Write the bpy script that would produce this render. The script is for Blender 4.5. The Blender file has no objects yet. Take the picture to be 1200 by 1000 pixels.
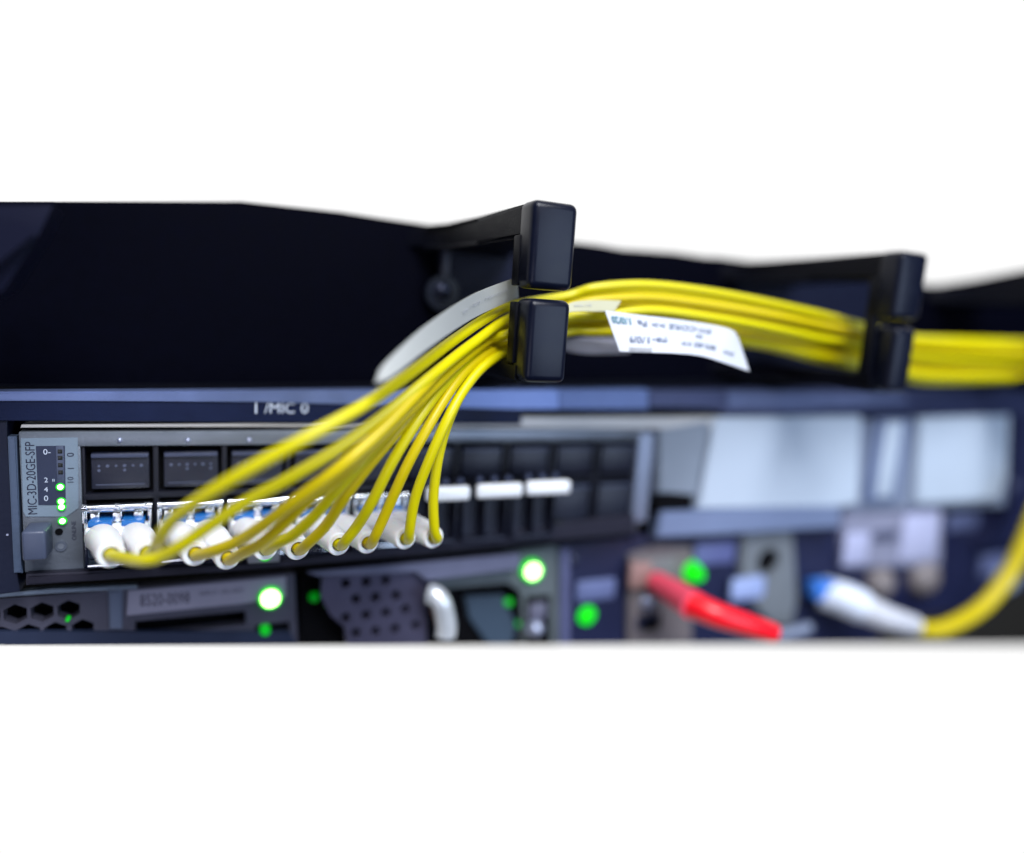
import bpy, bmesh, math, random
from mathutils import Vector, Matrix
random.seed(7)
S = 0.001                                  # everything below is written in millimetres

# ------------------------------------------------------------------ camera
CAM = Vector((26.186, -172.072, 33.957))
YAW, PITCH, ROLL, F = math.radians(23.486), math.radians(8.926), math.radians(3.773), 817.03
fw = Vector((math.sin(YAW)*math.cos(PITCH), math.cos(YAW)*math.cos(PITCH), -math.sin(PITCH)))
_r = Vector((math.cos(YAW), -math.sin(YAW), 0)); _u = _r.cross(fw)
rt = math.cos(ROLL)*_r + math.sin(ROLL)*_u
up = -math.sin(ROLL)*_r + math.cos(ROLL)*_u
sc = bpy.context.scene
cd = bpy.data.cameras.new('camera'); cam = bpy.data.objects.new('camera', cd)
sc.collection.objects.link(cam); sc.camera = cam
M = Matrix((rt, up, -fw)).transposed().to_4x4(); M.translation = CAM*S
cam.matrix_world = M
cd.sensor_width = 36; cd.lens = F/1200*36; cd.clip_start = 0.005; cd.clip_end = 50
cd.dof.use_dof = True; cd.dof.focus_distance = 0.147; cd.dof.aperture_fstop = 2.75

# ------------------------------------------------------------------ world: plain white behind the rack, dimmed in front to keep that light off its faces
w = bpy.data.worlds.new('World'); sc.world = w; w.use_nodes = True
nt = w.node_tree; nt.nodes.clear()
tc = nt.nodes.new('ShaderNodeTexCoord'); sp = nt.nodes.new('ShaderNodeSeparateXYZ')
cr = nt.nodes.new('ShaderNodeValToRGB'); bg = nt.nodes.new('ShaderNodeBackground'); ow = nt.nodes.new('ShaderNodeOutputWorld')
cr.color_ramp.elements[0].position = 0.02; cr.color_ramp.elements[0].color = (0.004, 0.006, 0.018, 1)
cr.color_ramp.elements[1].position = 0.14; cr.color_ramp.elements[1].color = (1, 1, 1, 1)
nt.links.new(tc.outputs['Generated'], sp.inputs[0]); nt.links.new(sp.outputs['Y'], cr.inputs[0])
nt.links.new(cr.outputs[0], bg.inputs[0]); nt.links.new(bg.outputs[0], ow.inputs[0]); bg.inputs[1].default_value = 1.02

def area(name, loc, target, size, power, col):
    l = bpy.data.lights.new(name, 'AREA'); l.shape = 'DISK'; l.size = size*S; l.energy = power; l.color = col
    o = bpy.data.objects.new(name, l); sc.collection.objects.link(o)
    o.location = Vector(loc)*S
    o.rotation_euler = (Vector(target)-Vector(loc)).to_track_quat('-Z', 'Y').to_euler()
    return o
area('key_lamp', (80, -420, 500), (70, 0, 0), 380, 6.9, (0.93, 0.95, 1.0))
area('fill_lamp', (330, -430, 60), (190, 0, -10), 360, 1.3, (0.62, 0.76, 1.0))
area('low_lamp', (-120, -380, -60), (20, 0, -20), 200, 0.2, (0.85, 0.85, 1.0))

sc.view_settings.view_transform = 'Standard'; sc.view_settings.look = 'None'
sc.view_settings.exposure = 0; sc.view_settings.gamma = 1
sc.cycles.use_denoising = True
sc.cycles.max_bounces = 8
sc.cycles.sample_clamp_indirect = 4

# ------------------------------------------------------------------ helpers
def ray(px, py): return fw + rt*((px-600)/F) - up*((py-500)/F)
def at(px, py, Y):                         # the point of the depth plane Y seen there in the photograph
    d = ray(px, py); return CAM + d*((Y-CAM.y)/d.y)

def mat(name, col, rough=.5, metal=0, spec=.5, bump=0, bscale=900, var=0, emit=None, es=0, coat=0, sss=0, trans=0):
    m = bpy.data.materials.new(name); m.use_nodes = True; n = m.node_tree; b = n.nodes['Principled BSDF']
    b.inputs['Base Color'].default_value = (*col, 1); b.inputs['Roughness'].default_value = rough
    b.inputs['Metallic'].default_value = metal; b.inputs['Specular IOR Level'].default_value = spec
    b.inputs['Coat Weight'].default_value = coat
    if sss:
        b.inputs['Subsurface Weight'].default_value = sss; b.inputs['Subsurface Scale'].default_value = .0012
    if trans: b.inputs['Transmission Weight'].default_value = trans
    t = n.nodes.new('ShaderNodeTexCoord')
    no = n.nodes.new('ShaderNodeTexNoise'); no.inputs['Scale'].default_value = bscale; no.inputs['Detail'].default_value = 5
    n.links.new(t.outputs['Object'], no.inputs['Vector'])
    if bump:
        bp = n.nodes.new('ShaderNodeBump'); bp.inputs['Strength'].default_value = bump; bp.inputs['Distance'].default_value = .0002
        n.links.new(no.outputs['Fac'], bp.inputs['Height']); n.links.new(bp.outputs[0], b.inputs['Normal'])
    if var:                                # uneven wear: colour and gloss wander a little over the surface
        n2 = n.nodes.new('ShaderNodeTexNoise'); n2.inputs['Scale'].default_value = bscale*.08; n2.inputs['Detail'].default_value = 6
        n.links.new(t.outputs['Object'], n2.inputs['Vector'])
        mx = n.nodes.new('ShaderNodeMix'); mx.data_type = 'RGBA'
        mx.inputs['A'].default_value = (*[c*(1-var) for c in col], 1); mx.inputs['B'].default_value = (*[min(1, c*(1+var)) for c in col], 1)
        n.links.new(n2.outputs['Fac'], mx.inputs['Factor']); n.links.new(mx.outputs['Result'], b.inputs['Base Color'])
        mr = n.nodes.new('ShaderNodeMapRange'); mr.inputs['To Min'].default_value = rough*.8; mr.inputs['To Max'].default_value = min(1, rough*1.25)
        n.links.new(n2.outputs['Fac'], mr.inputs['Value']); n.links.new(mr.outputs[0], b.inputs['Roughness'])
    if emit:
        b.inputs['Emission Color'].default_value = (*emit, 1); b.inputs['Emission Strength'].default_value = es
    return m

BLACK   = mat('black_plastic', (.0025, .003, .007), .45, spec=.12, bump=.35, bscale=2500, var=.3)
BLACKS  = mat('black_powder_coat', (.0008, .0010, .0042), .6, spec=.03, bump=.4, bscale=3500, var=.35)
HOOK    = mat('smooth_black_plastic', (.0035, .005, .014), .3, spec=.24, bump=.08, bscale=5000, var=.25)
VOID    = mat('dark_recess', (.002, .002, .003), .8, spec=.1)
NAVY    = mat('navy_painted_steel', (.004, .009, .038), .5, spec=.2, bump=.3, bscale=2500, var=.25)
BLUEBAR = mat('highlit_blue_grey_steel', (.16, .215, .42), .38, metal=.6, bump=.3, bscale=1800, var=.2)
STEEL   = mat('nickel_plated_steel', (.175, .20, .24), .36, metal=.45, bump=.3, bscale=1500, var=.25)
LIPM    = mat('dull_steel', (.022, .021, .036), .5, metal=.5, bump=.3, bscale=1500, var=.3)
UNIT    = mat('grey_violet_steel', (.075, .074, .108), .5, metal=.3, bump=.3, bscale=1500, var=.3)
GREEN_G = mat('grey_green_steel', (.14, .165, .175), .5, metal=.3, bump=.3, bscale=1500, var=.25)
PLATE   = mat('pale_label_plate', (.17, .225, .29), .5, bump=.15, var=.15)
PRINTD  = mat('dark_print', (.012, .015, .04), .6)
PRINTL  = mat('pale_print', (.55, .62, .75), .6)
DARKBOX = mat('dark_blue_label_panel', (.018, .026, .06), .5, var=.2)
DOOR    = mat('dark_port_door', (.007, .009, .022), .42, spec=.5, bump=.3, bscale=2500, var=.3)
DOORLIP = mat('port_door_lip', (.04, .05, .095), .4, spec=.5, bump=.2, bscale=2500)
CHROME  = mat('chromed_cage', (.75, .78, .82), .16, metal=1, bump=.25, bscale=900)
BAIL    = mat('bail_glare_white', (.93, .95, .97), .28, metal=0, spec=.9, coat=.6)  # white base colour stands for the glare on reflecting metal
WHITEP  = mat('white_connector_plastic', (.88, .88, .89), .35, spec=.5, bump=.1, bscale=700, sss=.2)
BLUEP   = mat('blue_connector_plastic', (.01, .13, .42), .35)
YELLOW  = mat('yellow_cable_jacket', (.62, .55, .0), .34, spec=.38, bump=.15, bscale=600, var=.06)
YELLOW2 = mat('amber_yellow_cable_jacket', (.60, .47, .0), .36, spec=.35, bump=.15, bscale=600, var=.06)
REDC    = mat('red_cable_jacket', (.95, .008, .02), .3, var=.1)
PAPER   = mat('grey_white_paper', (.38, .39, .37), .6, bump=.3, bscale=500, var=.08)
PAPERW  = mat('white_paper', (.58, .60, .65), .55, bump=.25, bscale=400, var=.03)
INK     = mat('faded_blue_ink', (.22, .26, .36), .7)
INK2    = mat('teal_ink', (.08, .26, .34), .7)
INKG    = mat('faint_grey_ink', (.42, .43, .45), .7)
LATCH   = mat('grey_latch_plastic', (.06, .075, .125), .4, bump=.2, var=.15)
WPANEL  = mat('white_blank_panel', (.49, .57, .67), .6, var=.06)
WPANEL2 = mat('blue_grey_panel', (.17, .22, .36), .6, var=.1)
CARD    = mat('deep_blue_card', (.007, .010, .046), .5, bump=.3, bscale=1500, var=.25)
TAN     = mat('tan_port_housing', (.15, .13, .135), .5, var=.25)
LILAC   = mat('lilac_label', (.45, .47, .66), .5, var=.15)
SCREW   = mat('screw_steel', (.42, .46, .62), .35, metal=.7, bump=.2)
SCREWD  = mat('dark_screw', (.05, .058, .10), .35, metal=.6)
KNOB    = mat('beige_knob', (.20, .175, .175), .45, var=.2)
ORANGE  = mat('orange_reflection_tone', (.45, .17, .06), .4)
PURPLE  = mat('perforated_steel', (.085, .08, .135), .45, metal=.4, bump=.3, bscale=1500, var=.25)
LEDW    = mat('led_bright_green', (.02, .1, .02), .3, emit=(.5, 1, .45), es=6)
LEDG    = mat('led_green', (.02, .1, .02), .3, spec=0, emit=(.0, 1, .0), es=1.0)
LEDBIG  = mat('led_large_green', (.02, .1, .02), .3, emit=(.45, 1, .3), es=7)
LEDHALO  = mat('led_green_halo', (.02, .1, .02), .3, spec=0, emit=(.0, 1, .0), es=.9)  # glow around the lamps, built as a green outer disc
LEDDIM  = mat('led_dim_green', (.01, .12, .02), .3, emit=(.0, 1, .02), es=.45)
LEDOFF  = mat('led_off', (.01, .012, .01), .3)

C = sc.collection
def link(name, bm, m, parent=None, smooth=True):
    bmesh.ops.recalc_face_normals(bm, faces=bm.faces)
    off = parent_loc(parent)
    for v in bm.verts: v.co = (v.co - off)*S
    me = bpy.data.meshes.new(name); bm.to_mesh(me); bm.free(); me.materials.append(m)
    if smooth:
        for p in me.polygons: p.use_smooth = True
        try: me.set_sharp_from_angle(angle=math.radians(38))
        except Exception: pass
    o = bpy.data.objects.new(name, me); C.objects.link(o)
    if parent: o.parent = parent
    return o
def parent_loc(p):
    v = Vector((0, 0, 0))
    while p is not None:
        v += p.location/S; p = p.parent
    return v
def thing(name, label, cat, loc, group=None):
    o = bpy.data.objects.new(name, None); C.objects.link(o); o.empty_display_size = .005
    o.location = Vector(loc)*S; o['label'] = label; o['category'] = cat
    if group: o['group'] = group
    return o

def box(bm, x0, x1, y0, y1, z0, z1, bev=0.0, seg=2):
    r = bmesh.ops.create_cube(bm, size=1)
    vs = r['verts']
    for v in vs:
        v.co = Vector(((x0+x1)/2+v.co.x*abs(x1-x0), (y0+y1)/2+v.co.y*abs(y1-y0), (z0+z1)/2+v.co.z*abs(z1-z0)))
    if bev:
        es = list({e for v in vs for e in v.link_edges})
        bmesh.ops.bevel(bm, geom=es, offset=bev, segments=seg, affect='EDGES', profile=.5)
def BX(*a, **k):
    bm = bmesh.new(); box(bm, *a, **k); return bm
def wpx(x0, y0, x1, y1, Y):                # size and place of an upright rectangle on depth plane Y
    a, b, c, d = at(x0, y0, Y), at(x1, y0, Y), at(x1, y1, Y), at(x0, y1, Y)
    return (a.x+d.x)/2, (b.x+c.x)/2, (c.z+d.z)/2, (a.z+b.z)/2
def BP(x0, y0, x1, y1, Yf, Yb, bev=.2, bm=None, seg=2):
    bm = bm or bmesh.new(); X0, X1, Z0, Z1 = wpx(x0, y0, x1, y1, Yf)
    box(bm, X0, X1, Yf, Yb, Z0, Z1, bev, seg); return bm
def prism(pts, thick, bev=0, bm=None):     # pts: Vectors on the front plane; goes back along +Y
    bm = bm or bmesh.new()
    f = [bm.verts.new(p) for p in pts]; b = [bm.verts.new(p+Vector((0, thick, 0))) for p in pts]
    n = len(pts); F1 = bm.faces.new(f); bm.faces.new(b[::-1])
    for i in range(n): bm.faces.new((f[i], f[(i+1) % n], b[(i+1) % n], b[i]))
    if bev: bmesh.ops.bevel(bm, geom=list(F1.edges), offset=bev, segments=2, affect='EDGES')
    return bm
def PP(pxs, Y, thick, bev=0): return prism([at(a, b, Y) for a, b in pxs], thick, bev)
def cyl(bm, c, r, y0, y1, n=28, r2=None, dome=False):    # a disc or drum whose axis runs along Y
    r2 = r if r2 is None else r2
    rings = [(y1, r)] + ([(y0, r2)] if not dome else [(y1+(y0-y1)*t, r*math.sqrt(max(0, 1-t*t))) for t in (.3, .55, .75, .9, .97)])
    prev = None
    for y, rr in rings:
        cur = [bm.verts.new((c[0]+rr*math.cos(2*math.pi*i/n), y, c[1]+rr*math.sin(2*math.pi*i/n))) for i in range(n)]
        if prev:
            for i in range(n): bm.faces.new((prev[i], prev[(i+1) % n], cur[(i+1) % n], cur[i]))
        else: bm.faces.new(cur)
        prev = cur
    bm.faces.new(prev[::-1])
def CP(px, py, rpx, Yf, Yb, dome=False, n=28):
    p = at(px, py, Yf); d = (p-CAM).dot(fw); bm = bmesh.new()
    cyl(bm, (p.x, p.z), rpx*d/F, Yf, Yb, n=n, dome=dome); return bm
def spline(pts, n=8):
    P = [pts[0]*2-pts[1]] + list(pts) + [pts[-1]*2-pts[-2]]; out = []
    for i in range(1, len(P)-2):
        p0, p1, p2, p3 = P[i-1], P[i], P[i+1], P[i+2]
        for k in range(n):
            t = k/n
            out.append(.5*((2*p1)+(p2-p0)*t+(2*p0-5*p1+4*p2-p3)*t*t+(3*p1-p0-3*p2+p3)*t**3))
    out.append(P[-2]); return out
def tube(path, r, n=18, bm=None, caps=True, hollow=0):
    bm = bm or bmesh.new(); N = len(path)
    rad = r if callable(r) else (lambda t: r)
    nrm = None; prev = None; first = None
    for i, p in enumerate(path):
        t = (path[min(i+1, N-1)]-path[max(i-1, 0)]).normalized()
        if nrm is None:
            nrm = t.orthogonal().normalized()
        nrm = (nrm - t*nrm.dot(t)).normalized(); b = t.cross(nrm); R = rad(i/(N-1))
        cur = [bm.verts.new(p+(nrm*math.cos(2*math.pi*k/n)+b*math.sin(2*math.pi*k/n))*R) for k in range(n)]
        if prev:
            for k in range(n): bm.faces.new((prev[k], prev[(k+1) % n], cur[(k+1) % n], cur[k]))
        else: first = cur
        prev = cur
    if caps: bm.faces.new(first[::-1])
    if hollow:                             # open end: a rim, then the bore going back inside
        t = (path[-1]-path[-2]).normalized(); b = t.cross(nrm); c = path[-1]
        for off, R in ((0.25, rad(1)*.93), (0.2, hollow*1.05), (-.1, hollow), (-4, hollow*.9)):
            cur = [bm.verts.new(c+t*off+(nrm*math.cos(2*math.pi*k/n)+b*math.sin(2*math.pi*k/n))*R) for k in range(n)]
            for k in range(n): bm.faces.new((prev[k], prev[(k+1) % n], cur[(k+1) % n], cur[k]))
            prev = cur
        bm.faces.new(prev)
    elif caps: bm.faces.new(prev)
    return bm
def sheet(top, bot, th=.16):               # a thin curved paper with its own thickness
    bm = bmesh.new(); T = spline(top, 6); B = spline(bot, 6); n = len(T); rows = []
    nn = (T[n//2]-T[0]).cross(B[0]-T[0]).normalized()*th
    for sgn in (0, 1):
        rows.append([[bm.verts.new(T[i].lerp(B[i], j/4)+nn*sgn) for j in range(5)] for i in range(n)])
    for sgn in (0, 1):
        for i in range(n-1):
            for j in range(4):
                q = rows[sgn]; bm.faces.new((q[i][j], q[i+1][j], q[i+1][j+1], q[i][j+1]))
    a, b = rows
    for i in range(n-1):
        for j in (0, 4): bm.faces.new((a[i][j], a[i+1][j], b[i+1][j], b[i][j]))
    for j in range(4):
        for i in (0, n-1): bm.faces.new((a[i][j], a[i][j+1], b[i][j+1], b[i][j]))
    return bm, T, B
def text_bm(s, size, fn, align='CENTER', extr=.02, bold=0):
    """letters laid out in (u, v) millimetres, every vertex mapped through fn(u, v, h)"""
    cu = bpy.data.curves.new('t', 'FONT'); cu.body = s; cu.size = size; cu.align_x = align; cu.align_y = 'CENTER'; cu.resolution_u = 3; cu.offset = bold
    o = bpy.data.objects.new('t', cu); C.objects.link(o)
    dg = bpy.context.evaluated_depsgraph_get(); me = bpy.data.meshes.new_from_object(o.evaluated_get(dg))
    bm = bmesh.new(); bm.from_mesh(me)
    bpy.data.objects.remove(o); bpy.data.curves.remove(cu); bpy.data.meshes.remove(me)
    bmesh.ops.subdivide_edges(bm, edges=[e for e in bm.edges if e.calc_length() > size*.35], cuts=1)
    g = bmesh.ops.extrude_face_region(bm, geom=bm.faces[:])
    top = {v for v in g['geom'] if isinstance(v, bmesh.types.BMVert)}
    for v in bm.verts: v.co = fn(v.co.x, v.co.y, extr if v in top else 0)
    return bm
def face_text(name, s, px, py, size, Y, m, parent, vertical=False, sx=1, align='CENTER'):
    c = at(px, py, Y)
    if vertical: fn = lambda u, v, h: Vector((c.x-v, Y-h, c.z+u*sx))
    else: fn = lambda u, v, h: Vector((c.x+u*sx, Y-h, c.z+v))
    return link(name, text_bm(s, size, fn, align), m, parent, smooth=False)
def cut(bm, cutter):
    a = bpy.data.meshes.new('a'); bmesh.ops.recalc_face_normals(bm, faces=bm.faces); bm.to_mesh(a); bm.free()
    b = bpy.data.meshes.new('b'); bmesh.ops.recalc_face_normals(cutter, faces=cutter.faces); cutter.to_mesh(b); cutter.free()
    oa = bpy.data.objects.new('a', a); ob = bpy.data.objects.new('b', b); C.objects.link(oa); C.objects.link(ob)
    md = oa.modifiers.new('x', 'BOOLEAN'); md.operation = 'DIFFERENCE'; md.object = ob; md.solver = 'EXACT'; md.use_self = True
    dg = bpy.context.evaluated_depsgraph_get(); me = bpy.data.meshes.new_from_object(oa.evaluated_get(dg))
    out = bmesh.new(); out.from_mesh(me)
    bpy.data.objects.remove(oa); bpy.data.objects.remove(ob)
    for q in (a, b, me): bpy.data.meshes.remove(q)
    return out

# ================================================================== router chassis (upper box)
ch = thing('router_chassis', 'dark blue rack chassis with pale top edge, printed 1/MIC 0', 'chassis', (150, 0, -30))
link('body', BX(-45, 375, 6, 70, -31, 11, .3), VOID, ch)
# bezel bar; the top edge's highlight and its fade are painted as separate steels
link('bezel', PP([(-60, 471), (300, 471), (611, 479), (611, 498), (300, 494.5), (-60, 493)], -.8, 4, .15), NAVY, ch)
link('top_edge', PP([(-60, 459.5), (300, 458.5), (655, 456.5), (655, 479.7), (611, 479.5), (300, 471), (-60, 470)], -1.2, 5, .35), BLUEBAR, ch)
link('top_edge', PP([(655, 456.5), (760, 456), (760, 480), (655, 479.7)], -1.1, 5, .35), mat('blue_steel_highlight_fade', (.11, .15, .30), .4, metal=.5, bump=.3, bscale=1500, var=.25), ch)  # highlight dying out along the edge, put into the colour
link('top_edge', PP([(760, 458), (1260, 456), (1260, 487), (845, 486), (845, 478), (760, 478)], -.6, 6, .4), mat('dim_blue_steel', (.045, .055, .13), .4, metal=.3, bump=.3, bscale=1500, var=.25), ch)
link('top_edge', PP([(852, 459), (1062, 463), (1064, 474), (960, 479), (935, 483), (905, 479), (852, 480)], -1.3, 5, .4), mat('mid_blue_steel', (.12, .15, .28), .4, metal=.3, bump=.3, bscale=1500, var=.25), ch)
face_text('printed_text', '1', 300, 479, 3.9, -.85, PRINTL, ch, sx=1.0)
face_text('printed_text', '/MIC', 328, 479, 3.6, -.85, PRINTL, ch, sx=.95)
face_text('printed_text', '0', 357, 479, 3.8, -.85, PRINTL, ch, sx=1.0)
link('slot_rail', PP([(25, 498), (300, 496.5), (611, 499), (611, 489), (850, 489), (850, 503), (300, 500), (24, 501.5)], -.3, 4, .1), mat('beige_steel', (.48, .47, .46), .45, metal=.3, var=.15), ch)
# left flange
link('flange', PP([(-60, 494), (8, 494), (8, 512), (20, 673), (23, 694), (-60, 704)], -.2, 6, .2), mat('near_black_flange', (.006, .009, .026), .5, spec=.3, bump=.3, var=.3), ch)
link('flange_strip', PP([(8.5, 512), (19, 512), (24.5, 660), (26.5, 672), (16, 672)], -.9, 3, .3), mat('blue_grey_strip', (.085, .12, .19), .4, metal=.5, bump=.3, var=.3), ch)
link('floor_lip', PP([(30, 674), (300, 662), (745, 604), (745, 626), (640, 634), (500, 649), (300, 667), (250, 671), (30, 687)], -3, 10, .5), LIPM, ch)
link('screw', CP(40-31.5, 627, 1.2, -.4, .5), SCREW, ch)

link('bay_backing', PP([(766, 500), (1186, 487), (1182, 592), (766, 604)], 1.5, 3), mat('bay_backing_grey', (.20, .24, .33), .6), ch)
# second bay: blank panels at the far right
link('bay_divider', BP(745, 508, 763, 612, -.8, 4, .4), mat('pale_column', (.24, .28, .38), .45, metal=.3, var=.15), ch)
link('bay_foot', BP(768, 579, 812, 601, -.5, 4, .3), VOID, ch)
link('bay_rail', PP([(775, 600), (985, 593), (985, 618), (840, 626), (770, 630)], -1.4, 4, .4), WPANEL2, ch)
bl = thing('blank_panel', 'wide white blank panel in the second bay, left of the narrow strip', 'blank panel', (200, 0, -24), 'blank panels in the right hand bay')
link('panel', PP([(838, 490), (1010, 488), (1006, 590), (985, 593), (818, 597)], -1, 4, .5), WPANEL, bl)
link('panel_end', PP([(772, 503), (834, 491), (814, 597), (814, 578), (772, 578)], -.6, 3, .5), mat('grey_panel_end', (.21, .25, .31), .6, var=.2), bl)
bl = thing('blank_panel', 'narrow blue grey blank strip between the two white blank panels', 'blank panel', (246, 0, -24), 'blank panels in the right hand bay')
link('panel', BP(1022, 491, 1060, 588, -.6, 4, .5), WPANEL2, bl)
link('ridge', BP(1034, 495, 1052, 582, -1.5, 0, .5), WPANEL, bl)
bl = thing('blank_panel', 'squarish white blank panel at the right end of the second bay', 'blank panel', (290, 0, -24), 'blank panels in the right hand bay')
link('panel', PP([(1078, 490), (1184, 487), (1181, 560), (1170, 586), (1074, 591)], -1, 4, .6), WPANEL, bl)
link('end_flange', PP([(1186, 488), (1260, 488), (1260, 640), (1150, 640), (1184, 600)], -.5, 5, .4), CARD, ch)
link('screw', CP(1192, 570, 8, -1.5, 0, dome=True), mat('dim_screw', (.08, .09, .16), .4, metal=.3), ch)

# ================================================================== interface module
mo = thing('interface_module', 'twenty port optical module labelled MIC-3D-20GE-SFP with four green lights', 'network module', (65, 0, -28))
bm = bmesh.new()
box(bm, -11.2, 145, -.6, 3.5, .35, 3.6, .25)          # top rail
box(bm, -11.2, -.2, -.55, 3.5, -27.2, .4, .2)         # left face
box(bm, 142.3, 144, -.5, 3.5, -28, .3, .2)
link('faceplate', bm, STEEL, mo)
link('faceplate_shelf', BX(-.1, 142.2, -.7, 3.5, -28.2, -27.0, .2), LIPM, mo)
link('cage', BX(-.1, 142.2, 2.8, 5.8, -27, .3), VOID, mo)
bm = bmesh.new(); box(bm, 0, 142.2, -.25, 2.6, -11.7, -10.4, .15)
for k in range(11): box(bm, max(.02, k*14.25-.5), min(142.1, k*14.25+.5), -.1, 2.6, -27, .28, .05)
link('cage_frame', bm, mat('cage_frame_black', (.006, .007, .014), .5, spec=.3, var=.3), mo)
for px in (140, 220, 292): link('rivet', CP(px, 516.5, 3, -1.1, -.5, dome=True), SCREW, mo)

def port_door(k, row, detail=True):
    x0 = k*14.25
    z1, z0 = (-1.3, -9.4) if row == 0 else (-12.6, -26)
    d = link('port_door', BX(x0+1.6, x0+12.9, .1, 2.6, z0, z1, .25), DOOR, mo)
    link('door_lip', BX(x0+1.7, x0+12.8, -.5, .3, z1-1.0, z1-.15, .15), DOORLIP, d)
    if detail:
        bm = bmesh.new(); rr = random.Random(k)
        for i in range(6):
            cx = x0+3.1+i*1.65; cz = z1-2.9-(.0 if i % 2 else .0)
            R = .34 if (i+k) % 2 else .26
            cyl(bm, (cx, cz), R, -.02, .15, n=12)
            if (i+k) % 3 == 0: cyl(bm, (cx, cz-1.0), .3, -.02, .15, n=12)
        box(bm, x0+2.4, x0+12, -.02, .15, z0+.9, z0+1.05)
        link('embossed_mark', bm, mat_mark, d)
mat_mark = mat('embossed_grey', (.075, .09, .15), .4)
for k in range(10): port_door(k, 0, k < 3)
for k in (8, 9): port_door(k, 1, False)

# label plate, lamps, latch
link('label_plate', PP([(24, 514), (91, 513), (92, 596), (78, 606), (30, 606), (27, 600)], -.75, .4, .1), PLATE, mo)
link('lamp_window', PP([(42, 523), (76, 522.5), (77, 592), (65, 592), (45, 592)], -.85, .2), DARKBOX, mo)
bm = text_bm('MIC-3D-20GE-SFP', 2.15, (lambda c: (lambda u, v, h: Vector((c.x-v*1.12, -.80-h, c.z+u*.97))))(at(37.2, 561, -.8)), bold=0)
link('printed_text', bm, PRINTD, mo, smooth=False)
for s, x, y, sz in (('0-', 55, 530, 1.7), ('2', 54, 563, 1.5), ('4', 54, 574, 1.5), ('0', 54, 584.5, 1.7), ('=', 63, 563, 1.2)):
    face_text('printed_text', s, x, y, sz, -.9, PRINTL, mo, vertical=(s == '='))
for s, x, y, sz in (('0', 83, 533, 1.9), ('1', 83.5, 549, 1.7), ('10', 83, 563, 1.6)):
    face_text('printed_text', s, x, y, sz, -.8, PRINTD, mo, vertical=True)
face_text('printed_text', 'ONLINE', 87, 622, 1.2, -.6, PRINTD, mo, vertical=True)
link('lamp_strip', BP(66, 523, 75, 568, -.95, -.7, .1), LATCH, mo)
for y in (529, 536.5, 545, 553.5): link('status_led', BP(67.5+(y-529)*.03, y-2, 73+(y-529)*.03, y+2.6, -1.05, -.8, .05), LEDOFF, mo)
for x, y in ((70.5, 571), (71.5, 588), (72, 594.5), (73, 611)):
    ld = link('status_led', CP(x, y, 4.6, -1.15, -.7), LEDHALO, mo); link('lamp_core', CP(x, y, 3.0, -1.3, -1.1), LEDW, ld)
link('reset_hole', CP(69, 623.5, 4, -.75, -.4), VOID, mo)
bm = bmesh.new(); p = at(71.5, 640, -.62); cyl(bm, (p.x, p.z), 1.15, -.85, -.5, n=24); bt = link('button_ring', bm, mat('button_grey', (.10, .12, .16), .4, metal=.4), mo)
bm = bmesh.new(); cyl(bm, (p.x, p.z), .6, -.95, -.8, n=20); link('button_centre', bm, STEEL, bt)
link('latch', BP(25, 623, 54, 658, -7.5, -.6, .6, seg=3), LATCH, mo)

# ================================================================== transceivers and cords
ORD = ['leftmost', 'second from the left', 'middle one of the five', 'fourth from the left', 'rightmost of the five']
def transceiver(k, label, cord=True):
    x0 = k*14.25+.7; x1 = x0+12.9
    t = thing('transceiver', label, 'transceiver', ((x0+x1)/2, 2, -26), 'transceivers plugged into the lower port row')
    bm = bmesh.new()
    yf = -5.5
    box(bm, x0, x0+.7, yf, 2.5, -25.6, -12.4, .15); box(bm, x1-.7, x1, yf, 2.5, -25.6, -12.4, .15)
    box(bm, x0+.1, x1-.1, yf+.6, 2.4, -13.3, -12.3, .2); box(bm, x0+.1, x1-.1, yf, 2.4, -25.7, -24.7, .2)
    box(bm, x0+6, x0+6.8, yf-.2, 2.3, -24.8, -13.2, .15)
    link('housing', bm, CHROME if cord else DOOR, t)
    link('inner_body', BX(x0+.75, x1-.75, yf+3.4, 2.3, -24.6, -13.4), mat_inner if cord else DOOR, t)
    bm = bmesh.new()
    if cord:
        tube([Vector((x0+.2, yf-.6, -11.8)), Vector((x1-.2, yf-.6, -11.8))], .55, 12, bm)
        for cx in (x0+.4, x0+6.4, x1-.9, x1-.2): tube([Vector((cx-.35, yf-1.1, -11.6)), Vector((cx+.55, yf-1.2, -11.65))], .72, 10, bm)
        box(bm, x0-.15, x0+.45, yf-1, yf+2, -17, -12.5, .2); box(bm, x1-.45, x1+.15, yf-1, yf+2, -17, -12.5, .2)
        for cx in (x0+1.2, x0+5.4, x0+9.5): box(bm, cx, cx+1.9, yf-.5, yf+1, -15.2, -13.0, .25)
        link('bail_handle', bm, CHROME, t)
    return t, x0, x1, yf
mat_inner = mat('slate_transceiver_body', (.07, .085, .11), .4)

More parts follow.
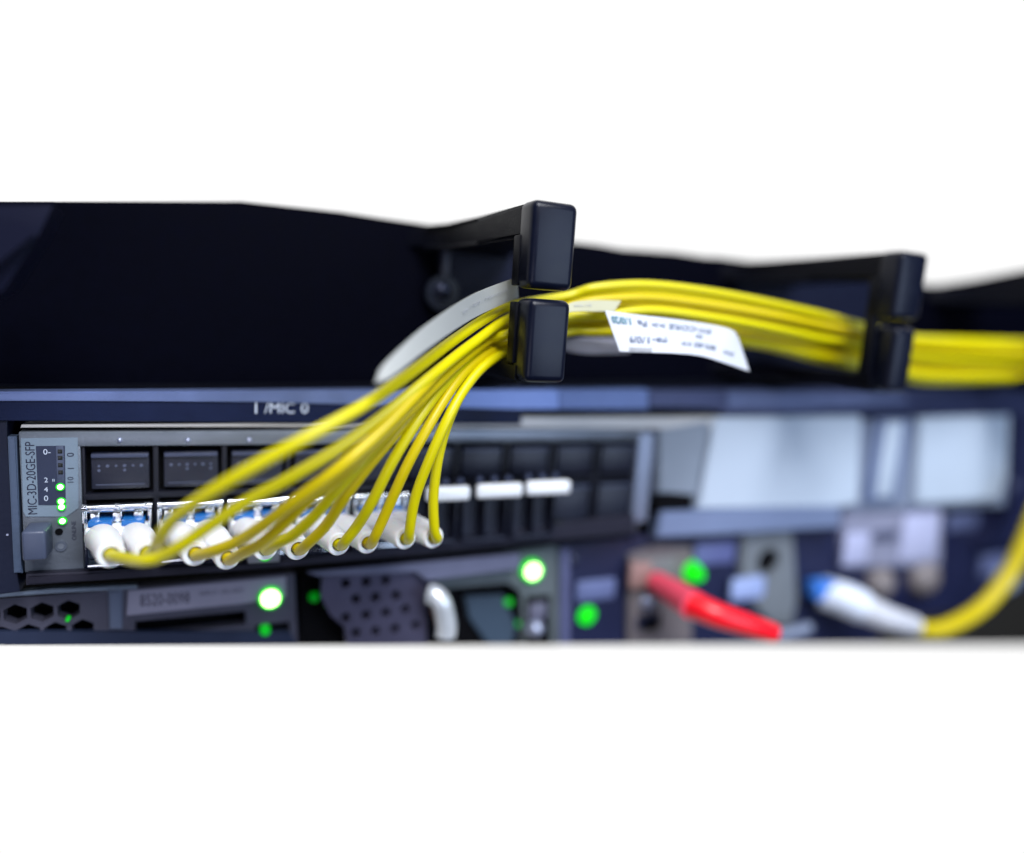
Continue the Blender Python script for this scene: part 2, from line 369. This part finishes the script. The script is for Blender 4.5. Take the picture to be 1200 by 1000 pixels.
# cable routes, as seen points with their depth plane
route = {
 0: [(165, 657, -38), (190, 652, -41), (216, 637, -44), (252, 612, -46), (289, 588, -47), (340, 560, -48), (400, 523, -47), (460, 478, -44), (510, 437, -40), (560, 398, -31), (600, 372, -25)],
 1: [(183, 642, -33), (188, 628, -41), (206, 606, -45), (250, 575, -51), (310, 540, -54), (370, 507, -54), (430, 473, -50), (480, 438, -44), (530, 400, -36), (570, 373, -28), (602, 358, -23)],
 2: [(250, 646, -33), (280, 634, -37), (310, 614, -42), (355, 580, -47), (400, 546, -49), (445, 507, -47), (484, 467, -43), (525, 425, -37), (565, 395, -29), (600, 380, -22)],
 3: [(285, 648, -33), (305, 638, -37), (330, 617, -41), (360, 588, -44), (405, 551, -45), (448, 513, -43), (488, 473, -40), (530, 432, -34), (568, 402, -27), (600, 387, -20)],
 4: [(325, 637, -32), (345, 626, -35), (368, 605, -38), (402, 567, -41), (442, 521, -40), (482, 473, -37), (524, 430, -32), (565, 402, -25), (600, 390, -28)],
 5: [(361, 637, -31), (382, 616, -34), (406, 580, -38), (436, 541, -39), (473, 497, -38), (506, 456, -34), (540, 420, -29), (572, 403, -24), (600, 396, -22)],
 6: [(405, 634, -31), (419, 616, -33), (436, 588, -36), (460, 541, -38), (490, 492, -37), (520, 451, -33), (552, 418, -28), (578, 406, -23), (600, 400, -17)],
 7: [(439, 630, -31), (451, 604, -33), (475, 550, -36), (499, 505, -36), (526, 460, -33), (550, 430, -29), (576, 412, -25), (600, 404, -21)],
 8: [(480, 622, -30), (487, 582, -32), (506, 532, -34), (526, 488, -34), (547, 452, -31), (570, 427, -28), (602, 409, -24)],
 9: [(509, 620, -29), (508, 582, -30), (514, 535, -31), (527, 490, -31), (549, 447, -28), (573, 423, -25), (602, 406, -18)],
}
# after the first ring: depth lanes and heights; order in the bundle changes on the way
right = {
 1: [(665, 347, -22), (700, 337, -24), (760, 334, -25), (830, 342, -25), (900, 355, -24), (970, 371, -22), (1035, 389, -20), (1060, 394, -18), (1085, 397, -16), (1200, 401, -12)],
 0: [(665, 352, -18), (700, 342, -18), (760, 341, -18), (830, 349, -19), (900, 361, -19), (970, 376, -20), (1035, 391, -22), (1060, 396, -20), (1085, 399, -18), (1200, 407, -12)],
 2: [(665, 360, -24), (700, 352, -26), (760, 349, -27), (830, 357, -28), (900, 369, -28), (970, 383, -25), (1035, 396, -22), (1085, 406, -18), (1200, 413, -14)],
 3: [(665, 366, -14), (700, 360, -13), (760, 357, -12), (830, 364, -13), (900, 377, -15), (970, 390, -17), (1035, 402, -16), (1085, 412, -12), (1200, 418, -8)],
 4: [(665, 371, -26), (700, 371, -28), (760, 364, -30), (830, 372, -30), (900, 384, -28), (970, 398, -24), (1035, 409, -22), (1085, 419, -19), (1200, 424, -15)],
 5: [(665, 376, -24), (700, 378, -26), (760, 372, -28), (830, 380, -29), (900, 392, -26), (970, 405, -22), (1035, 416, -20), (1085, 425, -15), (1200, 429, -10)],
 6: [(665, 381, -16), (700, 381, -14), (760, 381, -15), (830, 388, -16), (900, 397, -18), (970, 410, -18), (1035, 421, -18), (1085, 431, -14), (1200, 433, -9)],
 7: [(665, 384, -22), (700, 386, -23), (760, 384, -24), (830, 391, -24), (900, 401, -23), (970, 415, -21), (1035, 425, -21), (1085, 436, -18), (1200, 438, -12)],
 8: [(665, 389, -24), (700, 389, -26), (760, 388, -26), (830, 394, -25), (900, 404, -23), (970, 419, -21), (1035, 429, -22), (1085, 441, -18), (1200, 443, -13)],
 9: [(665, 387, -18), (700, 388, -18), (760, 390, -19), (830, 397, -19), (900, 407, -20), (970, 424, -19), (1035, 433, -20), (1085, 447, -16), (1200, 445, -12)],
}
RC = 1.12
def patch_cord(k):
    x = (k*14.25+.7) + 6.45
    t = thing('fibre_patch_cord', 'yellow duplex fibre cord with white boots, %s' % ORD[k], 'fibre cable', (x+2, -8, -20), 'yellow fibre cords fanning out of the lower port row')
    bm = bmesh.new(); yb = -6
    # the clip joining the two connectors, with its saddle between the boots
    box(bm, x-6.0, x+6.0, -8.4, -3.6, -20.4, -15.6, 1.0, 3)
    box(bm, x-2.4, x+2.4, -10.4, -7, -19.0, -16.2, .9, 3)
    link('connector_clip', bm, WHITEP, t)
    bm = bmesh.new()
    for s in (-1, 1): box(bm, x+s*3.1-2.2, x+s*3.1+2.2, -8.2, -1.6, -15.6, -14.5, .2)
    link('connector_latch', bm, BLUEP, t)
    for s in (-1, 1):
        i = 2*k+(s > 0)
        tip = {0: (130, 650), 1: (173, 648), 2: (229, 649), 3: (267, 654), 4: (311, 643), 5: (349, 643), 6: (397, 638), 7: (431, 636), 8: (475, 631), 9: (508, 630)}[i]
        tipv = at(*tip, -26.5)
        base = Vector((x+s*3.15, -6, -18.6))
        mid = base.lerp(tipv, .5)+Vector((-s*.0, -.6, 1.0))
        path = spline([base, mid, tipv], 10)
        bt = link('boot', tube(path, lambda q: 3.2-.7*q+(.17*math.sin(q*52) if .22 < q < .85 else 0), 26, hollow=1.45), WHITEP, t)
        out = (path[-1]-path[-2]).normalized()
        pts = [path[-1]-out*4, path[-1]-out*.5, path[-1]+out*1.3+Vector((.15, 0, .1))] + [at(*q) for q in route[i]]
        last = pts[-1]; pts += [at(*q) for q in right[i]] + [at(right[i][-1][0]+90, right[i][-1][1]+6, right[i][-1][2]+2)]
        link('cable', tube(spline(pts, 9), RC, 16), YELLOW if i not in (2, 3, 5, 7) else YELLOW2, t)
    return t
cords = []
for k in range(5):
    transceiver(k, 'chromed transceiver holding white plugs, %s' % ORD[k])
    cords.append(patch_cord(k))
for k, lab in ((5, 'bare transceiver with glare white bail bar just right of the yellow cords'), (6, 'bare transceiver with glare white bail bar, middle one of the three without cords'), (7, 'bare transceiver with glare white bail bar, rightmost of the three without cords')):
    t, x0, x1, yf = transceiver(k, lab, False)
    a = [(497, 569, 551, 587), (556, 565, 612, 584), (614, 561, 668, 581)][k-5]
    X0, X1, Z0, Z1 = wpx(*a, -10)
    r = (Z1-Z0)/2*.8
    zc = (Z0+Z1)/2
    bm = bmesh.new(); box(bm, X0+.3, X1-.3, -11.5, -9.2, zc-1.9, zc+1.9, 1.0, 4)
    b = link('bail_handle', bm, BAIL, t)
    bm = bmesh.new()
    for xx in (X0+.8, X1-1.6): box(bm, xx, xx+.8, -9.4, -4.8, zc-.9, zc+.9, .2)
    link('bail_arm', bm, DOOR, b)
    bm = bmesh.new()
    for q in range(3): cyl(bm, (X0+2+q*4, zc+2.5), .9, -8.5, -7, n=14)
    for q in range(3): pass
    link('latch_button', bm, SCREWD, t)
    link('link_led', CP([560, 612, 655][k-5], [622, 619, 612][k-5], 3.2, -2, -.5), LEDDIM if k == 6 else LEDOFF, t)
# green lights glowing under the cords
for px, py, rr in ((311, 652, 7), (297, 644, 3.2), (389, 641, 3)):
    link('link_led', CP(px, py, rr, -8.5, -7.8, dome=True), LEDG, mo)
link('lens_strip', BP(290, 645, 328, 660, -7.8, -2, .3), mat('grey_lens_strip', (.25, .25, .28), .4), mo)

# ------------------------------------------------------------------ paper flags on the cords
def on(top, bot, T, B, th):
    """maps (a, b) in 0..1 over a curved sheet, h above it towards the camera"""
    n = len(T)
    def fn(a, b, h):
        a = min(max(a, 0), 1)*(n-1); i = min(int(a), n-2); f = a-i
        p = T[i].lerp(T[i+1], f); q = B[i].lerp(B[i+1], f); r = p.lerp(q, b)
        tt = (T[i+1]-T[i]).normalized(); nn = tt.cross(q-p).normalized()
        if nn.dot(CAM-r) < 0: nn = -nn
        return r+nn*(h+th)
    return fn
# long grey flag left of the first ring
top = [at(445, 434, -54), at(460, 417, -52.5), at(500, 381, -47), at(553, 346, -37), at(598, 328, -28), at(606, 326, -26)]
bot = [at(440, 449, -54.5), at(460, 441, -54), at(508, 404, -46), at(555, 373, -35), at(600, 352, -27), at(608, 349, -26)]
bm, T, B = sheet(top, bot); fl = link('paper_flag', bm, PAPER, cords[0]); fl['label'] = 'long grey white paper flag lying along the top cable'
fn = on(top, bot, T, B, .2)
bm = text_bm('ge-1/0/0 : MX-CORE', 1, lambda u, v, h: fn(.66+u*.026, .42-v*.2, h), 'CENTER')
link('printed_text', bm, INKG, fl, smooth=False)
# front white flag with upside-down print
top = [at(709, 364, -33), at(740, 368, -34), at(790, 374, -35), at(830, 380, -35), at(858, 387, -35), at(866, 398, -34)]
bot = [at(726, 412, -36), at(745, 413, -37), at(785, 414, -38), at(820, 417, -38), at(848, 425, -38), at(878, 435, -36)]
bm, T, B = sheet(top, bot); fl = link('paper_flag', bm, PAPERW, cords[2]); fl['label'] = 'white paper flag with upside down print, right of the first ring'
fn = on(top, bot, T, B, .2)
def flag_text(s, a, b, size, m, align='CENTER'):
    # upside down: u runs to the left and v runs down
    link('printed_text', text_bm(s, 1, lambda u, v, h: fn(a-u*size*1.15, b+v*size*4.2, h), align, bold=.02), m, fl, smooth=False)
flag_text('1/0/20', .115, .20, .058, INK2)
flag_text('SW-CORE >> Fa', .43, .22, .050, INK)
flag_text('to', .56, .44, .046, INK)
flag_text('ge-1/0/9', .27, .66, .058, INK)
flag_text('MX-80 >>', .58, .68, .050, INK)
flag_text('port', .82, .70, .044, INK)
flag_text('0000000', .22, .93, .040, INKG)
# small flag peeping between the cables, and the dull one under them
top = [at(655, 364, -30.5), at(672, 354, -30.5), at(700, 352, -30), at(728, 352.5, -30)]
bot = [at(655, 368, -31), at(675, 365, -31.5), at(700, 365, -31), at(720, 365, -31)]
bm, T, B = sheet(top, bot); fl = link('paper_flag', bm, mat('cream_paper', (.45, .44, .30), .6, bump=.3, bscale=500), cords[1]); fl['label'] = 'small cream paper flag between the cables beside the first ring'
fn = on(top, bot, T, B, .2); link('printed_text', text_bm('MX-10', 1, lambda u, v, h: fn(.45+u*.09, .5-v*.32, h)), INKG, fl, smooth=False)
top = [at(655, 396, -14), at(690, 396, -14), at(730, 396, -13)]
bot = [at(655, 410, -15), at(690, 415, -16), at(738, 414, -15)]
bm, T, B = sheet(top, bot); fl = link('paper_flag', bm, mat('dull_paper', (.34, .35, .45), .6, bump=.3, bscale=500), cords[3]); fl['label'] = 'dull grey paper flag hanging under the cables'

# ================================================================== cable manager
cm = thing('cable_manager', 'black horizontal cable manager with ring guides holding the yellow cords', 'cable manager', (150, 18, 12))
pan = [(-60, 236.5), (282, 236.5), (320, 240.5), (400, 249), (445, 256), (488, 262), (560, 272), (674, 284.5), (700, 287.5), (728, 292.5), (790, 296.5), (828, 302), (840, 302), (960, 317), (1086, 334), (1118, 335), (1260, 350), (1260, 470), (800, 468), (-60, 470)]
link('back_panel', PP(pan, 18, 3, .4), BLACKS, cm)
link('panel_fold', PP([(-60, 452), (480, 450), (860, 447), (1260, 447), (1260, 453), (860, 455.5), (480, 457.5), (-60, 457)], 15, 3, .5), BLACK, cm)
def ring(dx, parent, wd=1.0, rise=1.0, closed=False):
    # side arms (plan outline, swept between two heights) that meet the panel in a flare
    plan = [(74.5, 17.9), (79, 14), (82.5, 6), (84.2, -10), (85.2, -36), (94.8, -36), (95.6, -10), (98, 6), (102, 14), (107, 17.9)]
    def slab(bm, z0, z1, sl=0):
        f = [bm.verts.new((x+dx, y, z0-(0 if y > 0 else 0))) for x, y in plan]; b = [bm.verts.new((x+dx, y, z1+sl*(17.9-y)/54)) for x, y in plan]
        n = len(plan); A = bm.faces.new(f); Bf = bm.faces.new(b[::-1])
        for i in range(n): bm.faces.new((f[i], f[(i+1) % n], b[(i+1) % n], b[i]))
        bmesh.ops.bevel(bm, geom=list(A.edges)+list(Bf.edges), offset=.8, segments=3, affect='EDGES')
    bm = bmesh.new(); slab(bm, 50.4, 56.3, rise); slab(bm, 20.0, 24.6)
    rg = link('ring_guide', bm, BLACK, parent)
    bm = bmesh.new()
    box(bm, 85.0+dx, 95.4+dx, -40.2, -33, 40.0, 57.6, 1.6, 4)
    link('upper_hook', bm, HOOK, rg)
    bm = bmesh.new()
    box(bm, 85.4+(1.2 if closed else 0)+dx, 85.4+9.8*wd+(1.2 if closed else 0)+dx, -40.6, -33, 20.6, 38.0, 1.6, 4)
    link('lower_hook', bm, HOOK, rg)
    bm = bmesh.new()        # rib standing behind the hooks, closing the C at top and bottom
    box(bm, 84.8+dx, 86.2+dx, -35, -31.5, 40.6, 51.0, .3); box(bm, 84.8+dx, 86.2+dx, -35, -31.5, 24.2, 40.9 if closed else 37.2, .3)
    link('hook_web', bm, BLACK, rg)
    return rg
ring(0, cm); ring(105.5, cm, .8, 1.0, True); ring(205.5, cm, 1.0, 11.0)
link('ring_guide', PP([(-90, 238), (58, 238), (40, 275), (0, 338), (-90, 400)], -25, 14, 3), mat('near_ring_plastic', (.006, .007, .020), .5, spec=.08), cm)
PLATEB = mat('panel_sheen_black', (.006, .008, .022), .45, spec=.1, bump=.3, bscale=2500, var=.3)
# lighter plate painting the panel's reflection inside the first ring, and the screw
link('panel_sheen_plate', PP([(514, 290), (604, 283), (604, 440), (525, 440)], 15.5, 3, .8), PLATEB, cm)
bm = CP(519, 344, 20, 14.6, 16)
link('panel_washer', bm, HOOK, cm)
sw = link('panel_screw', CP(521, 341, 12, 12.6, 15, dome=True), SCREWD, cm)
bm = bmesh.new(); q = at(521, 343, 12.2); box(bm, q.x-1.6, q.x+1.6, 12.2, 14, q.z-.6, q.z+.6, .1); link('screw_slot', bm, VOID, sw)
link('plate_rib', BP(518, 292, 528, 326, 13.2, 16, .8), mat('worn_rib', (.05, .055, .09), .4), cm)
link('panel_sheen_plate', PP([(862, 326), (1028, 322), (1030, 440), (868, 444)], 15.5, 3, .8), PLATEB, cm)  # same painted reflection behind the second ring

# ================================================================== lower left unit
Y1 = 6
lu = thing('power_supply_unit', 'grey violet supply unit with hexagonal vents and a printed label strip under the module', 'power supply', (14, 6, -50))
link('body', PP([(-60, 715), (350, 672), (655, 640), (655, 756), (-60, 756)], 12, 40), VOID, lu)
plate = PP([(-60, 707), (0, 702), (100, 695), (345, 672.5), (349, 756), (-60, 756)], Y1, 3, .0)
cutter = bmesh.new()
for hx, hy in ((-14, 722.5), (18, 720), (49.5, 717.5), (80.5, 715), (2, 746), (33.5, 743), (65, 740.5), (97, 737)):
    c = at(hx, hy, Y1); R = 2.55
    prism([Vector((c.x+R*math.cos(math.radians(30+60*i)), Y1-3, c.z+R*.93*math.sin(math.radians(30+60*i)))) for i in range(6)], 9, bm=cutter)
X0, X1, Z0, Z1 = wpx(158, 722, 288, 739, Y1); box(cutter, X0, X1, Y1-3, Y1+6, Z0, Z1)
X0, X1, Z0, Z1 = wpx(299, 731, 340, 743, Y1); box(cutter, X0, X1, Y1-3, Y1+6, Z0, Z1)
link('faceplate', cut(plate, cutter), UNIT, lu)
link('top_rim', PP([(-60, 705), (0, 700), (60, 695.5), (160, 690.5), (160, 687), (60, 690.5), (0, 696), (-60, 701)], Y1-.8, 2, .3), mat('rim_highlight_steel', (.22, .28, .36), .3, metal=.7, bump=.2, var=.3), lu)  # highlight along the faceplate's top, painted as a paler strip
link('post', PP([(126, 694), (143, 692), (143, 738), (128, 738)], Y1-.9, 2, .4), mat('blue_grey_post', (.13, .16, .24), .45, metal=.3), lu)
ls = link('label_strip', PP([(150, 693), (335, 676), (335, 700), (280, 708), (148, 722)], Y1-.5, .6, .15), mat('violet_label', (.29, .275, .36), .5, var=.15), lu)
c = at(193.5, 703, Y1-.6); sl = -math.tan(math.radians(1.0))
link('printed_text', text_bm('8520-0098', 4.2, lambda u, v, h: Vector((c.x+u*.60, Y1-.55-h, c.z+v+u*sl))), mat('violet_print', (.035, .03, .06), .6), ls, smooth=False)
c2 = at(260, 694, Y1-.6)
link('printed_text', text_bm('INPUT 100-240V', 1.6, lambda u, v, h: Vector((c2.x+u*.9, Y1-.55-h, c2.z+v))), mat('violet_print2', (.06, .055, .09), .6), ls, smooth=False)
link('blue_sill', PP([(-60, 741), (120, 741), (340, 741), (348, 756), (-60, 756)], Y1-1, 1.6, .2), mat('blue_grey_sill', (.022, .032, .07), .45, metal=.2, var=.3), lu)
ld = link('status_led', CP(317, 702, 13, Y1-1.6, Y1), LEDHALO, lu); link('lamp_core', CP(317, 702, 10.5, Y1-1.9, Y1-1.5), LEDBIG, ld)
link('status_led', CP(311, 740, 5.5, Y1-1.6, Y1+.5), LEDDIM, lu)
link('status_led', CP(79, 727, 2.2, Y1-1.2, Y1+.5), LEDDIM, lu)

# handle with perforated plate
hn = thing('vented_lever', 'curved perforated steel lever with a bright chrome rim beside the vented unit', 'lever', (65, 0, -55))
link('recess', PP([(352, 677), (405, 672), (405, 756), (352, 756)], 9, 3), VOID, hn)
plate = PP([(378, 674), (500, 663), (500, 756), (407, 756), (404, 735), (388, 722), (376, 700)], 2, 2.4)
cutter = bmesh.new()
for hx, hy in ((405, 684), (429, 682), (452, 680), (417, 702), (440, 700), (464, 698), (405, 724), (429, 721), (452, 718), (475, 714), (417, 742), (440, 740), (463, 737), (487, 733)):
    c = at(hx, hy, 2); cyl(cutter, (c.x, c.z), 1.3, -2, 7, n=16)
link('perforated_plate', cut(plate, cutter), PURPLE, hn)
link('dark_core', PP([(380, 676), (500, 665), (500, 756), (409, 756)], 5.5, 3), VOID, hn)
link('lever_shoulder', PP([(360, 672), (500, 659), (610, 650), (610, 668), (520, 678), (500, 682), (488, 668), (376, 677)], -.5, 2, .5), mat('lilac_steel', (.16, .17, .26), .45, metal=.3, var=.2), hn)
path = [at(*q) for q in ((503, 696, -1), (510, 698, -2), (517, 706, -3), (521, 720, -3), (523, 734, -3), (522, 745, -3))]
link('chrome_rim', tube(spline(path, 8), 2.8, 16), mat('mirror_chrome', (.8, .84, .88), .2, metal=.4, coat=.8), hn)
link('orange_reflection', tube(spline([at(507, 714, -1), at(512, 728, -2), at(514, 745, -2)], 6), .55, 10), ORANGE, hn)  # thin orange tube painting the reflection inside the chrome rim
for px, py, rr in ((369, 703, 6), (386, 711, 4)): link('green_glint', CP(px, py, rr, 6, 8, dome=True), mat('faint_green_glint', (.0, .1, .02), .3, emit=(.0, 1, .02), es=.16), hn)  # green glints in the recess, made as faintly glowing domes

# unit with the large green lamp and a dark slot
su = thing('slot_unit', 'pale grey green panel with a dark slot and a bright green lamp above it', 'panel', (110, 6, -55))
link('faceplate', PP([(508, 659), (656, 640), (656, 756), (612, 756), (612, 692), (596, 681), (520, 690), (508, 690)], 5, 3, .5), GREEN_G, su)
link('slot', PP([(500, 684), (612, 676), (616, 756), (500, 756)], 9.5, 2), VOID, su)
link('slot_card', PP([(545, 700), (590, 698), (606, 735), (600, 756), (572, 756), (550, 725)], 8, 1.2, .3), mat('slate_slot_card', (.04, .065, .10), .5, var=.3), su)
ld = link('status_led', CP(625, 670, 13, 3.2, 5), LEDHALO, su); link('lamp_core', CP(625, 670, 9.5, 2.9, 3.3), LEDBIG, ld)
link('slot_glint', CP(598, 708, 5, 6.5, 8, dome=True), LEDDIM, su)  # glints inside the slot, made as small glowing domes
link('slot_glint', CP(611, 733, 4.2, 6.5, 8, dome=True), LEDDIM, su)
link('thumb_screw', CP(632, 741, 11, 1, 5, dome=True), SCREW, su)
link('thumb_screw', BP(621, 708, 641, 728, 3.2, 5, .8), mat('lilac_grey_nub', (.13, .13, .19), .5), su)
link('shadow_strip', PP([(618, 700), (645, 698), (645, 756), (618, 756)], 4.2, .6), VOID, su)  # flat black strip painting the shade around the screws

# ================================================================== lower right card
rc = thing('controller_card', 'deep blue controller card with ports, green lamps and pale labels at lower right', 'circuit card', (220, 6, -70))
link('faceplate', PP([(657, 640), (745, 630), (985, 618), (1260, 590), (1260, 756), (657, 756)], 5, 30, .3), CARD, rc)
link('edge_strip', PP([(657, 643), (668, 642), (668, 756), (657, 756)], 3.5, 2, .3), mat('violet_edge', (.10, .11, .22), .5, var=.2), rc)
link('top_rim', PP([(740, 629), (985, 617), (985, 624), (740, 638)], 3.8, 2, .3), mat('deep_navy', (.012, .014, .05), .5), rc)
link('screw', CP(674, 658, 8, 3.5, 5.1, dome=True), SCREWD, rc)
link('label_patch', BP(676, 680, 721, 704, 4, 5.1, .8), mat('slate_blue_patch', (.13, .16, .32), .5, var=.3), rc)
link('status_led', CP(691, 724, 12, 3.2, 5.2, dome=True), LEDG, rc)
link('status_led', CP(824, 677, 12.5, -3, 5.2, dome=True), LEDG, rc)
pf = PP([(738, 652), (772, 640), (812, 642), (812, 756), (736, 756)], 3, 2.2, .5)
cutter = BP(752, 724, 781, 746, 0, 8, 0)
ph = link('port_housing', cut(pf, cutter), TAN, rc)
link('port_socket', BP(754, 726, 779, 744, 4.2, 5.1, 0), VOID, ph)
link('port_shield', BP(750, 655, 792, 690, 1.5, 3.1, .6), mat('grey_olive_shield', (.16, .17, .17), .5, var=.3), ph)
link('port_shield', BP(739, 660, 764, 690, .8, 3.1, .8), mat('copper_tan_shield', (.32, .19, .17), .5, var=.3), ph)
link('screw', CP(762, 708, 10, 1, 3.1, dome=True), SCREW, rc)
link('label_patch', BP(815, 636, 862, 662, 4, 5.1, .6), mat('periwinkle_patch', (.12, .14, .33), .5, var=.3), rc)
pf = PP([(870, 622), (930, 618), (936, 700), (930, 735), (905, 735), (868, 690)], 3, 2.2, .8)
cutter = bmesh.new(); c = at(900, 658, 3); cyl(cutter, (c.x, c.z), 4.6, 0, 8, n=20)
ph = link('port_housing', cut(pf, cutter), mat('olive_grey_housing', (.17, .19, .21), .5, var=.3), rc)
bm = bmesh.new(); cyl(bm, (c.x, c.z), 4.9, 4.3, 5.1, n=20); link('port_socket', bm, VOID, ph)
link('label_patch', BP(858, 678, 896, 702, 1.8, 3.1, 1.2), mat('pale_blue_patch', (.36, .45, .75), .5), rc)
lp = link('pale_panel', PP([(987, 599), (1104, 595), (1104, 664), (987, 667)], 3, 2.2, .8), mat('grey_lilac_panel', (.25, .26, .36), .5, var=.15), rc)
link('pale_patch', BP(1058, 602, 1100, 656, 2, 3.1, .8), LILAC, lp)
link('pale_patch', BP(990, 625, 1018, 662, 2, 3.1, .8), LILAC, lp)
link('panel_mark', BP(1026, 623, 1052, 634, 2, 3.1, .3), mat('slate_mark', (.07, .08, .14), .5), lp)
link('label_patch', BP(1112, 602, 1146, 622, 3.8, 5.1, .6), mat('slate_patch', (.09, .11, .22), .5), rc)
link('label_patch', BP(1150, 650, 1180, 674, 3.8, 5.1, .6), mat('slate_patch_two', (.12, .14, .27), .5), rc)
for x, y, r in ((1044, 689, 20), (1096, 683, 23)): link('knob', CP(x, y, r, -1, 5.1, dome=True), KNOB, rc)
link('knob', CP(1190, 682, 20, 0, 5.1, dome=True), mat('pale_knob', (.42, .50, .62), .45), rc)
link('dark_skirt', PP([(1035, 735), (1150, 712), (1200, 690), (1260, 690), (1260, 756), (1035, 756)], 3.6, 1.6, .3), mat('umber_dark', (.012, .010, .006), .6), rc)
link('card_bracket', tube(spline([at(905, 745, -4), at(930, 741, -5), at(948, 735, -5)], 6), 1.8, 14), mat('pale_blue_bracket', (.22, .26, .36), .45), rc)

rcord = thing('network_cable', 'red network cable plugged into the tan port of the blue card', 'network cable', at(775, 688, 2), None)
link('cable', tube(spline([at(808, 707, -16), at(838, 720, -22), at(872, 731, -25), at(906, 742, -26)], 8), lambda q: 4.1-1.2*q, 20), REDC, rcord)
link('boot', tube(spline([at(768, 682, 1), at(785, 692, -6), at(813, 710, -18)], 8), lambda q: 3.4+.9*q, 20), mat('rose_boot', (.85, .08, .14), .5), rcord)
yc = thing('yellow_network_cable', 'thick yellow cable with a white plug curving up at the right edge', 'network cable', at(975, 700, 2), None)
link('plug', tube(spline([at(962, 694, 2), at(990, 702, -4), at(1012, 712, -8)], 8), lambda q: 5.6+.3*math.sin(q*3), 22), mat('white_blue_plug', (.74, .80, .92), .4), yc)
link('plug_clip', BP(958, 684, 982, 703, -3, 3, .8), mat('blue_plug_clip', (.05, .22, .75), .4), yc)
link('boot', tube(spline([at(1008, 711, -7), at(1040, 724, -12), at(1072, 733, -14)], 8), lambda q: 5.2-1.7*q, 22), mat('grey_white_boot', (.60, .61, .66), .45), yc)
link('cable', tube(spline([at(1065, 732, -13), at(1085, 738, -15), at(1110, 735, -17), at(1150, 712, -18), at(1180, 676, -18), at(1200, 636, -18), at(1230, 560, -17)], 9), 2.9, 22), YELLOW2, yc)
bpy.context.view_layer.update()
